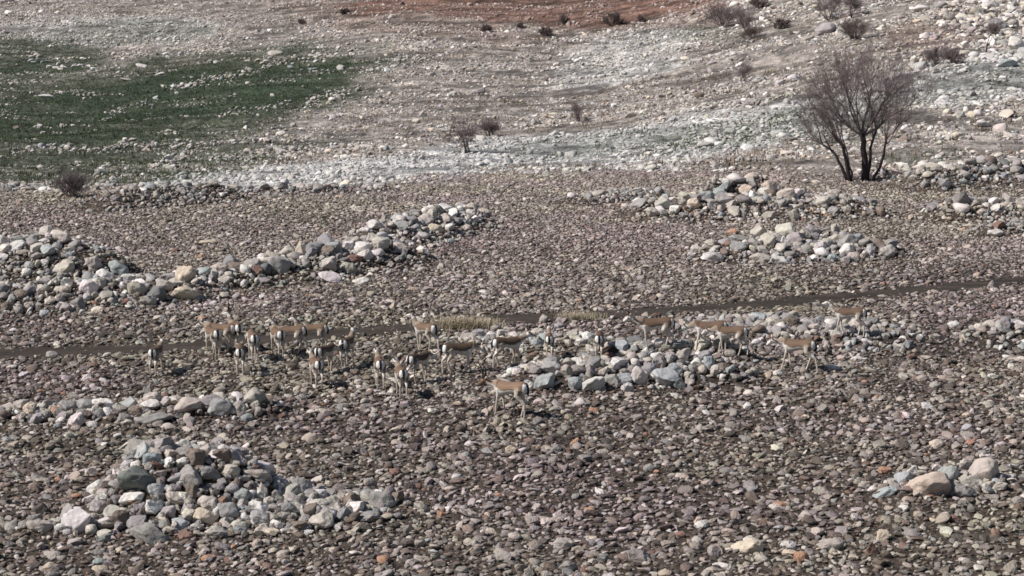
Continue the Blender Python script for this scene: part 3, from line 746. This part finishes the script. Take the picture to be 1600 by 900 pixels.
def plant(name, px, py, hpx, stems, label, cat, mats=(None, None), group=None, spread=.5, up=.5, maxd=5, lean=.35, kids=(3, 4), seed=1, parts=True, rad=.02, shortf=.26, twig=.0035):
    X, Y, Z = px2w(px, py, ground_z)
    s = F / math.hypot(Y, CH - Z); Hm = hpx / s
    r = random.Random(seed)
    T, Cc = MB(), MB()
    for k in range(stems):
        a = r.uniform(0, 6.28); ln = lean * r.uniform(.2, 1.1)
        d = Vector((math.cos(a) * math.sin(ln), math.sin(a) * math.sin(ln), math.cos(ln)))
        p = Vector((math.cos(a), math.sin(a), 0)) * Hm * .03 * r.random() + Vector((0, 0, -.05))
        grow(r, T, Cc, p, d, Hm * shortf * r.uniform(.8, 1.15), rad * Hm * r.uniform(.6, 1), 0, maxd, spread, up, kids, twig)
    zs = sorted(v.z for v in T.V + Cc.V); f = Hm / max(.1, zs[int(len(zs) * .995)])
    for q in (T, Cc): q.V = [Vector((v.x * f, v.y * f, v.z * f)) for v in q.V]
    if parts:
        root = bpy.data.objects.new(name, None); COL.objects.link(root); root.location = (X, Y, Z)
        T.build("trunk", mats[0] or M_BARK, root); Cc.build("crown", mats[1] or M_TWIG, root)
    else:
        off = len(T.V); T.V += Cc.V; T.F += [tuple(i + off for i in f_) for f_ in Cc.F]
        root = T.build(name, mats[1] or M_TWIG); root.location = (X, Y, Z)
    return tag(root, label, cat, group)

def main_tree():
    X, Y, Z = px2w(1345, 283, ground_z)
    s = F / Y
    def W(px, py, dy=0): return Vector(((px - 1345) / s, dy, (283 - py) / s))
    r = random.Random(77)
    root = bpy.data.objects.new("bare_tree", None); COL.objects.link(root); root.location = (X, Y, Z)
    T, Cc = MB(), MB()
    stems = [  # trunks drawn from the photo, with depth offsets
        ([(1350, 286, 0), (1351, 262, .02), (1348, 235, 0), (1347, 212, 0)], .17, [(1347, 212), 5]),
        ([(1330, 286, -.2), (1322, 262, -.25), (1318, 240, -.3), (1311, 222, -.35)], .10, [(0, 0), 3]),
        ([(1327, 286, .1), (1316, 262, .15), (1309, 245, .2), (1290, 230, .3)], .075, [(0, 0), 3]),
        ([(1356, 286, .2), (1360, 262, .3), (1362, 235, .4), (1368, 210, .5)], .08, [(0, 0), 3]),
        ([(1360, 286, -.1), (1370, 262, -.2), (1376, 240, -.3), (1378, 216, -.4)], .075, [(0, 0), 3]),
        ([(1333, 284, .3), (1331, 262, .4), (1326, 240, .6), (1322, 226, .7)], .045, [(0, 0), 2])]
    for si, (P, rad, (_, nb)) in enumerate(stems):
        pts = [W(*p) for p in P]
        fine = [pts[0]]
        for i in range(len(pts) - 1):
            for t in (.5, 1): fine.append(pts[i].lerp(pts[i+1], t) + Vector((r.gauss(0, .02), r.gauss(0, .02), 0)))
        T.tube(fine, [rad * (.84 - .34 * i / (len(fine)-1)) for i in range(len(fine))], 9)
        tip = fine[-1]; d0 = (fine[-1] - fine[-3]).normalized()
        n = nb * 2 if si == 0 else nb + 1
        for k in range(n):
            if si == 0:
                a = -1 + 2 * k / (n - 1); lean = a * 1.0 + r.uniform(-.1, .1)
                d = Vector((math.sin(lean), r.uniform(-.5, .5), math.cos(lean))).normalized()
                L = 1.24 * (1 - .16 * abs(a)); rr = .048
                st = tip + Vector((0, 0, -r.random() * .45)) if k not in (n//2,) else tip
            else:
                base = {1: -.55, 2: -1.0, 3: .15, 4: .62, 5: -.3}[si]
                lean = base + r.uniform(-.45, .45)
                d = Vector((math.sin(lean), r.uniform(-.7, .7), math.cos(lean))).normalized()
                L = r.uniform(.6, .85) if si in (1, 2) else r.uniform(.55, .7); rr = rad * .42
                st = tip if k == 0 else fine[-2]
            grow(r, T, Cc, st, d, L, rr, 1, 6 if si == 0 else 5, .50, .36, (3, 4), .0031)
    for q in (T, Cc): q.V = [v * 1.05 for v in q.V]
    T.build("trunk", M_BARK, root); Cc.build("crown", M_TWIG, root)
    tag(root, "large bare many stemmed tree standing alone at the field's upper edge", "tree")
main_tree()
sp = "bare young trees and bushes on the far slope"
plant("bare_sapling", 727, 241, 52, 1, "leaning slim bare sapling, left of the pair on the pale stones", "sapling", lean=.5, seed=3, rad=.04, maxd=5, group=sp, shortf=.34, kids=(3, 4), spread=.85, up=.15, twig=.006)
plant("bare_sapling", 735, 240, 56, 1, "upright slim bare sapling, right of the pair on the pale stones", "sapling", lean=.1, seed=4, rad=.04, maxd=5, group=sp, shortf=.34, kids=(3, 4), spread=.85, up=.15, twig=.006)
plant("bare_bush", 766, 214, 28, 12, "rounded purplish bush just right of the sapling pair", "bush", lean=1.0, seed=5, maxd=4, group=sp, parts=False)
plant("bare_bush", 905, 191, 32, 4, "small purplish bush leaning left on the beige slope", "bush", lean=.7, seed=6, maxd=4, group=sp, rad=.05, parts=False)
plant("bare_bush", 112, 308, 42, 16, "grey twiggy bush at the lower edge of the green hollow", "bush", lean=1.0, seed=7, maxd=4, group=sp, parts=False, mats=(None, M_TWIG2))
plant("bare_sapling", 719, 282, 34, 1, "thin pale sapling below the sapling pair, right of two", "sapling", lean=.3, seed=8, maxd=3, group=sp, mats=(M_TWIG2, M_TWIG2), rad=.03, shortf=.4)
plant("bare_sapling", 702, 276, 26, 1, "thin pale sapling below the sapling pair, left of two", "sapling", lean=.3, seed=9, maxd=3, group=sp, mats=(M_TWIG2, M_TWIG2), rad=.03, shortf=.4)
plant("bare_bush", 1158, 130, 34, 4, "thin dark bush among white stones left of the big tree's top", "bush", lean=.8, seed=10, maxd=4, group=sp, parts=False)
plant("bare_bush", 1130, 44, 40, 14, "wide dark bush on the upper slope beside a green patch", "bush", lean=1.0, seed=11, maxd=4, group=sp, parts=False)
plant("bare_bush", 1165, 46, 40, 10, "dark bush right of the wide one on the upper slope", "bush", lean=.9, seed=12, maxd=4, group=sp, parts=False)
plant("bare_bush", 1176, 62, 22, 14, "small blackish bush below the two upper slope bushes", "bush", lean=1.1, seed=13, maxd=4, group=sp, parts=False, mats=(None, M_SCRUB))
plant("bare_tree", 1295, 32, 44, 5, "bushy bare tree at the top edge behind the rock outcrop", "tree", lean=.7, seed=14, maxd=5, group=sp)
plant("bare_tree", 1328, 30, 44, 4, "bare tree right of another at the top edge above the outcrop", "tree", lean=.6, seed=15, maxd=5, group=sp)
plant("bare_bush", 1335, 62, 34, 14, "dark bush on the right flank of the rock outcrop", "bush", lean=1.0, seed=16, maxd=4, group=sp, parts=False, mats=(None, M_SCRUB))
plant("bare_bush", 1462, 103, 32, 18, "low round purplish bush above the big tree's right side", "bush", lean=1.15, seed=17, maxd=4, group=sp, parts=False)
plant("bare_bush", 1490, 100, 24, 14, "low bush joined to the right of the round purplish one", "bush", lean=1.15, seed=18, maxd=4, group=sp, parts=False)
plant("bare_tree", 1541, 82, 56, 1, "thin single stemmed dark tree before the white rocks at top right", "tree", lean=.1, seed=19, maxd=5, group=sp, rad=.03, shortf=.36, kids=(3, 3))
plant("bare_sapling", 1423, 172, 34, 1, "pale thin sapling right of the big tree's crown", "sapling", lean=.15, seed=20, maxd=4, group=sp, mats=(M_TWIG2, M_TWIG2), shortf=.4)
plant("bare_bush", 1552, 56, 20, 12, "small green grey bush among the white rocks at top right", "bush", lean=1.0, seed=21, maxd=4, group=sp, parts=False, mats=(None, M_SCRUB))
for i, (px, py, h, lb) in enumerate([(762, 50, 12, "dark low scrub bush on the red earth, leftmost of the row"), (815, 44, 10, "dark low scrub bush on the red earth, second of the row"),
        (855, 56, 14, "dark low scrub bush standing lowest below the red earth"), (880, 38, 16, "dark scrub bush in the middle of the red earth row"),
        (958, 40, 22, "tallest dark scrub bush at the right of the red earth"), (1000, 36, 13, "dark low scrub bush, rightmost on the red earth"),
        (1186, 14, 18, "dark scrub bush near the top edge above the wide bush"), (1222, 45, 16, "dark scrub bush left of the rock outcrop"), (540, 22, 9, "tiny dark scrub bush left of the red earth"), (470, 38, 8, "tiny dark scrub bush among pale rocks at upper left")]):
    plant("scrub_bush", px, py, h, 11, lb, "bush", lean=1.25, seed=40 + i, maxd=3, group="dark scrub bushes on the far slope", parts=False, mats=(None, M_SCRUB), rad=.04, kids=(4, 4), twig=.009)
plant("bare_sapling", 1382, 281, 22, 3, "tiny bare shoots just right of the big tree's foot", "sapling", lean=.6, seed=33, maxd=3, rad=.02)

def grass_tuft(px, py, wpx, hpx, n, label, seed):
    X, Y, Z = px2w(px, py, ground_z); s = F / Y; r = random.Random(seed)
    V, Fc = [], []
    for i in range(n):
        cx = r.gauss(0, .27) * wpx / s; cy = r.gauss(0, .16)
        h = hpx / s * r.uniform(.4, 1.0); a = r.uniform(0, 6.28); ln = r.uniform(.3, 1.3)
        z0 = float(ground_z(np.array([X + cx]), np.array([Y + cy]))[0]) - Z
        p = Vector((cx, cy, z0)); dx = Vector((math.cos(a), math.sin(a), 0)); w = Vector((-dx.y, dx.x, 0)) * .004
        b = len(V); m = p + dx * math.sin(ln) * h * .5 + Vector((0, 0, math.cos(ln * .6) * h * .7)); t = m + dx * math.sin(ln) * h * .7 + Vector((0, 0, h * .15 * math.cos(ln)))
        V += [p - w, p + w, m + w * .8, m - w * .8, t]
        Fc += [(b, b+1, b+2, b+3), (b+3, b+2, b+4)]
    o = mesh_from("dry_grass_tuft", np.array([tuple(v) for v in V]), Fc, M_DRYGRASS, loc=(X, Y, Z))
    tag(o, label, "grass tuft", "dry grass tufts beside the track")
grass_tuft(724, 513, 88, 25, 1800, "wide yellowish tuft of dry grass beside the track behind the herd", 1)
grass_tuft(905, 498, 70, 14, 900, "smaller flat yellowish tuft of dry grass on the track's edge", 2)

# ------------------------------------------------------------------ gazelles
def gazelle(px, py, head, label, neck=(55, 0), hd=(0, -20), horns=.0, scale=1.0, fat=1.05, stride=(0, 0, 0, 0), tone=1.0, ear=.1, darkface=False, seed=0, low=False):
    """head = degrees clockwise from straight away; neck = (elevation, yaw to the right); hd = head (yaw relative to neck, pitch)"""
    r = random.Random(seed)
    X, Y, Z = px2w(px, py, ground_z)
    B = MB(); N = 14
    sp_ = [(-.375, .545, .060, .070), (-.345, .545, .092, .105), (-.28, .545, .110, .122), (-.18, .545, .110, .115), (-.06, .530, .105, .105), (.05, .510, .110, .122), (.15, .498, .108, .140), (.23, .510, .092, .130), (.30, .545, .062, .090)]
    def ring(P, a, b, rx, rz, n=N):
        b0 = len(B.V)
        for k in range(n):
            t = 6.2831853 * k / n; B.V.append(P + a * math.cos(t) * rx + b * math.sin(t) * rz)
        return b0
    rings = [ring(Vector((0, y, z)), Vector((1, 0, 0)), Vector((0, 0, 1)), rx, rz) for y, z, rx, rz in sp_]
    for a, b in zip(rings, rings[1:]):
        for k in range(N): B.F.append((a + k, b + k, b + (k+1) % N, a + (k+1) % N))
    B.F.append(tuple(rings[0] + k for k in range(N))); B.F.append(tuple(rings[-1] + k for k in range(N))[::-1])
    ne, ny = R(neck[0]), R(neck[1])
    nd_ = Vector((math.sin(ny) * math.cos(ne), math.cos(ny) * math.cos(ne), math.sin(ne)))
    n0 = Vector((0, .22, .56)); n1_ = n0 + Vector((0, .085, .015)) ; n2_ = n1_ + nd_ * .105; n3 = n2_ + (nd_ * .6 + Vector((0, .15, .12))).normalized() * .085
    B.tube([n0, n1_, n1_.lerp(n2_, .5), n2_, n3], [.092, .086, .068, .055, .050], 10)
    hy = ny + R(hd[0]); hp = R(hd[1])
    h = Vector((math.sin(hy) * math.cos(hp), math.cos(hy) * math.cos(hp), math.sin(hp)))
    side = h.cross(Vector((0, 0, 1))).normalized(); upv = side.cross(h).normalized()
    sk = n3 + upv * .012
    B.tube([sk - h * .04, sk, sk + h * .05, sk + h * .10, sk + h * .155, sk + h * .175], [.038, .056, .056, .043, .030, .021], 10)
    for sd in (-1, 1):
        e0 = sk - h * .01 + side * sd * .034 + upv * .03
        ed = (side * sd * .85 + upv * .5 - h * .25).normalized()
        B.tube([e0, e0 + ed * .05, e0 + ed * .10, e0 + ed * .135], [.012, .024, .019, .006], 6)
    LEG = []
    for i, sd in enumerate((-1, 1)):
        st = stride[i]
        L = [Vector((sd * .062, .20, .50)), Vector((sd * .070, .185 + st * .15, .385)), Vector((sd * .062, .195 + st * .5 + abs(st) * .04, .225)), Vector((sd * .060, .19 + st * .92, .065)), Vector((sd * .060, .205 + st, .0))]
        B.tube(L, [.052, .034, .0195, .0150, .020], 8); LEG.append(L)
        st = stride[2 + i]
        L = [Vector((sd * .062, -.235, .52)), Vector((sd * .078, -.20 + st * .2, .415)), Vector((sd * .068, -.325 + st * .55, .27)), Vector((sd * .064, -.30 + st * .9, .075)), Vector((sd * .064, -.285 + st, .0))]
        B.tube(L, [.082, .064, .0235, .0165, .020], 8); LEG.append(L)
    tw = r.uniform(-.012, .012)
    B.tube([Vector((0, -.345, .60)), Vector((tw, -.385, .56)), Vector((tw, -.392, .49)), Vector((tw, -.385, .405))], [.020, .026, .024, .014], 8)
    tmp = mesh_from("tmp", np.array([tuple(v) for v in B.V]), B.F, M_COAT)
    m = tmp.modifiers.new("r", 'REMESH'); m.mode = 'VOXEL'; m.voxel_size = .0095; m.use_smooth_shade = True
    m = tmp.modifiers.new("s", 'SMOOTH'); m.factor = .5; m.iterations = 3
    dg = bpy.context.evaluated_depsgraph_get()
    me = bpy.data.meshes.new_from_object(tmp.evaluated_get(dg))
    old = tmp.data; bpy.data.objects.remove(tmp); bpy.data.meshes.remove(old)
    me.name = "gazelle"
    nv = len(me.vertices); co = np.empty(nv * 3, dtype=np.float32); me.vertices.foreach_get("co", co); co = co.reshape(-1, 3)
    x, y, z = co.T
    br = np.array([.175, .114, .078]) * tone; dk = np.array([.10, .062, .044]) * tone; wh = np.array([.70, .655, .61]); bf = np.array([.50, .42, .34])  # tone tints the coat; low values also paint shade on right-facing animals
    c = np.tile(br, (nv, 1))
    zc = np.interp(y, [q[0] for q in sp_], [q[1] for q in sp_]); rz = np.interp(y, [q[0] for q in sp_], [q[3] for q in sp_])
    t = (z - zc) / rz
    jit = (fbm(x * 30, y * 30 + z * 17, 2, 7) - .5) * .16
    def blend(c, b, k): return c * (1 - k[:, None]) + b[None, :] * k[:, None]
    tors = (y < .30)
    c = c * (1 - .22 * sstep(.3, .9, t))[:, None] * (1 + 1.2 * jit)[:, None]
    c = blend(c, dk, sstep(.05, -.22, t + jit) * sstep(-.24, -.12, y) * sstep(.2, .1, y) * tors * .75)
    c = blend(c, wh * .85, sstep(-.12, -.48, t + 1.6 * jit - .35 * sstep(.02, .22, y)) * tors)
    hind = (y < -.13)
    c = blend(c, bf * .8, sstep(.45, -.1, t + jit) * sstep(-.08, -.24, y) * .65)
    c = blend(c, bf, ((z < .36) & (np.abs(y) > .05)).astype(float) * .75)
    # inner legs and the back of the hams white
    c = blend(c, wh, ((z < .47) & hind).astype(float) * sstep(.10, .05, np.abs(x)) * .5)
    rump = sstep(-.285, -.310, y + .12 * np.abs(x) / .1 * .3) * (z > .33) * (z < .63)
    dist_head = np.linalg.norm(co - np.array(n3), axis=1)
    rump = rump * (dist_head > .2)
    c = blend(c, dk * .6, sstep(-.24, -.27, y) * (z > .36) * (z < .60) * (np.abs(x) > .062) * .6)
    c = blend(c, np.array([.80, .78, .76]), np.clip(rump * sstep(.116, .104, np.abs(x)), 0, 1))
    tail = (y < -.345) & (np.abs(x - tw) < .030) & (z > .385)
    c[tail] = (.018, .014, .012)
    # chest and throat pale, face marked
    P = co - np.array(n1_); L_ = np.array(n3 - n1_); tt = P @ L_ / (L_ @ L_); perp = P - tt[:, None] * L_[None, :]
    fr = perp @ np.array((nd_.cross(side)).normalized() if abs(nd_.cross(side).length) > 1e-6 else (0, 0, 1))
    nk = (tt > -.2) & (tt < 1.05) & (dist_head < .36) & (y > .1)
    under = perp[:, 2] < -.012
    c = blend(c, wh, (nk & under).astype(float) * .8)
    c = blend(c, bf, (nk & ~under).astype(float) * .35)
    hh = (co - np.array(sk)) @ np.array(h); hs = (co - np.array(sk)) @ np.array(side); hu = (co - np.array(sk)) @ np.array(upv)
    hm = (hh > -.05) & (hh < .2) & (np.abs(hs) < .06) & (np.abs(hu) < .07)
    face = (dk * .8 if darkface else wh)
    c = blend(c, face, hm.astype(float) * (.9 if not darkface else .8))
    c = blend(c, br, (hm & (hu > .03) & (hh < .05)).astype(float) * .7)
    c = blend(c, dk, (hm & (np.abs(hu - .012 + .12 * (hh - .05)) < .011) & (hh > .05)).astype(float) * .7)
    eye = hm & (np.abs(hh - .045) < .013) & (np.abs(hu - .015) < .012) & (np.abs(hs) > .025)
    c[eye] = .012
    c[hm & (hh > .160)] = .03
    earm = (np.abs(hs) > .065) & (dist_head < .2) & (hu > 0) & (hu < .14)
    c = blend(c, bf, earm.astype(float))
    c[z < .022] = (.03, .025, .022)
    at = me.color_attributes.new("coat", 'FLOAT_COLOR', 'POINT')
    at.data.foreach_set("color", np.concatenate([np.clip(c, 0, .78), np.ones((nv, 1))], 1).astype(np.float32).ravel())
    if not me.materials: me.materials.append(M_COAT)
    o = bpy.data.objects.new("gazelle", me); COL.objects.link(o)
    o.location = (X, Y, Z + .012); o.rotation_euler = (0, 0, -R(head)); o.scale = (scale,) * 3
    if horns > 0:
        for sd in (-1, 1):
            b0 = sk + side * sd * .018 + upv * .042 + h * .005
            pts = []; K = 8
            for i in range(K + 1):
                t = i / K
                pts.append(b0 + (upv * (t * .95) + side * sd * (.30 * math.sin(t * 2.6)) - h * (.42 * math.sin(t * 1.7)) + h * .28 * t**3) * horns)
            Hm = MB(); Hm.tube(pts, [(.019 * (1 - .75 * i / K)) * (1 + .10 * (i % 2)) for i in range(K + 1)], 7)
            Hm.build("horn", M_HORN, o)
    tag(o, label, "gazelle", "gazelles of the grazing herd")
    return o

w1 = (.07, -.07, -.06, .08); w2 = (-.05, .06, .09, -.10); st = (0, .02, 0, -.03); wide = (.10, -.04, -.17, .12)
G = [
 (245, 584, 6, "lone gazelle at the far left seen from behind, apart from the herd", dict(neck=(35, 8), hd=(35, -10), stride=st, tone=.8, scale=.86)),
 (333, 556, -28, "gazelle rump towards us, nearest of the cluster at the herd's left end", dict(neck=(-30, -15), hd=(0, -40), stride=w1, scale=.93)),
 (345, 550, -68, "reddish backed gazelle facing left, partly behind the leftmost cluster's nearest rump", dict(neck=(0, -5), hd=(0, -35), stride=w2, scale=.95, tone=1.1)),
 (368, 548, -24, "long horned buck with raised head at the left cluster's back", dict(neck=(70, -20), hd=(-25, -8), horns=.34, stride=st, scale=.97)),
 (396, 563, -14, "sandy gazelle seen from behind, just right of a nearer pale legged one", dict(neck=(-35, -20), hd=(0, -45), stride=w1, scale=.92, tone=1.1)),
 (376, 584, -6, "gazelle seen from behind standing nearest below the left cluster", dict(neck=(-30, 10), hd=(0, -45), stride=(0, 0, .02, -.02), scale=.88, tone=.9)),
 (434, 557, -22, "gazelle rump towards us overlapping a longer brown backed one", dict(neck=(25, -15), hd=(-20, -25), stride=w1, scale=.93)),
 (453, 554, -80, "brown backed gazelle side on facing left between two rumps, head up", dict(neck=(62, 5), hd=(0, -20), stride=w2, scale=.95, tone=1.05)),
 (487, 550, -84, "reddish gazelle side on facing left with raised head and dark ears", dict(neck=(70, 0), hd=(15, -15), horns=.10, stride=w1, scale=.93, tone=1.1)),
 (494, 605, -18, "gazelle seen from behind turned left, nearest in the herd's left centre", dict(neck=(48, -12), hd=(-5, -25), stride=st, scale=.90)),
 (509, 583, 26, "shaded gazelle rump, head away right, directly behind the nearest left centre one", dict(neck=(-25, 10), hd=(0, -45), stride=w1, scale=.88, tone=.7)),  # low tone puts this animal's shade into its coat colour
 (543, 572, 12, "gazelle seen from behind with raised head and ears spread wide", dict(neck=(60, 12), hd=(20, -5), horns=.14, stride=w2, scale=.93, tone=.8)),
 (593, 605, -8, "slim gazelle seen from behind, left of two standing close in the centre", dict(neck=(55, -10), hd=(-10, -15), stride=st, scale=.91)),
 (627, 620, -12, "gazelle seen from behind, right and nearer of two close in the centre", dict(neck=(40, -18), hd=(-15, -25), stride=(0, 0, .03, -.03), scale=.90)),
 (655, 598, 34, "dark shaded gazelle heading away right, beside the central pair", dict(neck=(-25, 12), hd=(0, -50), stride=w1, scale=.92, tone=.6)),  # coat darkened to stand for the flank turned from the sun
 (664, 550, -42, "white faced horned gazelle looking left before the dry grass tuft", dict(neck=(62, -10), hd=(-25, -5), horns=.2, stride=w2, scale=.97, tone=1.05)),
 (718, 584, 70, "shaded brown gazelle facing right with lowered head, centre of the herd", dict(neck=(-28, 5), hd=(0, -50), stride=w1, scale=.97, tone=.62)),  # shade of the sunless right flank painted over the whole coat
 (794, 574, 62, "shaded brown gazelle facing right before the stones, white rump to us", dict(neck=(25, 10), hd=(0, -15), horns=.2, stride=w2, scale=.97, tone=.72)),  # darker coat stands in for the unlit side
 (858, 560, 0, "small far gazelle seen exactly from behind with thin dark horns", dict(neck=(60, 0), hd=(0, -10), horns=.2, stride=st, scale=.80, tone=.9)),
 (796, 652, -58, "large horned dark faced buck nearest to us, facing left beside the stone heap", dict(neck=(5, -20), hd=(-35, -30), horns=.34, stride=w1, scale=1.03, tone=1.45, darkface=True)),
 (936, 562, 4, "gazelle seen from behind alone above the stone heap's left end", dict(neck=(5, 5), hd=(0, -40), horns=.12, stride=st, scale=.86, tone=.8)),
 (1022, 548, -93, "long bodied sandy gazelle side on facing left behind the stone heap", dict(neck=(22, 0), hd=(-10, -35), horns=.12, stride=w2, scale=1.06, tone=.95)),
 (1107, 550, -82, "rusty brown gazelle grazing with lowered head, facing left", dict(neck=(-30, 0), hd=(0, -45), stride=w1, scale=1.0, tone=1.05)),
 (1140, 556, -76, "sandy gazelle hind quarters right behind the rusty brown grazing one", dict(neck=(-20, -5), hd=(0, -40), stride=w2, scale=.95, tone=1.0)),
 (1245, 580, -62, "striding sandy gazelle with legs apart below the stone spread at right", dict(neck=(-5, -15), hd=(-10, -40), stride=wide, scale=1.02, tone=1.05)),
 (1325, 526, -74, "rightmost gazelle, head raised and looking left above the scattered stones", dict(neck=(50, -5), hd=(-8, -12), horns=.12, stride=w1, scale=.98, tone=.9)),
]
for i, (px, py, hdg, lb, kw) in enumerate(G):
    gazelle(px, py, hdg, lb, seed=i, **kw)
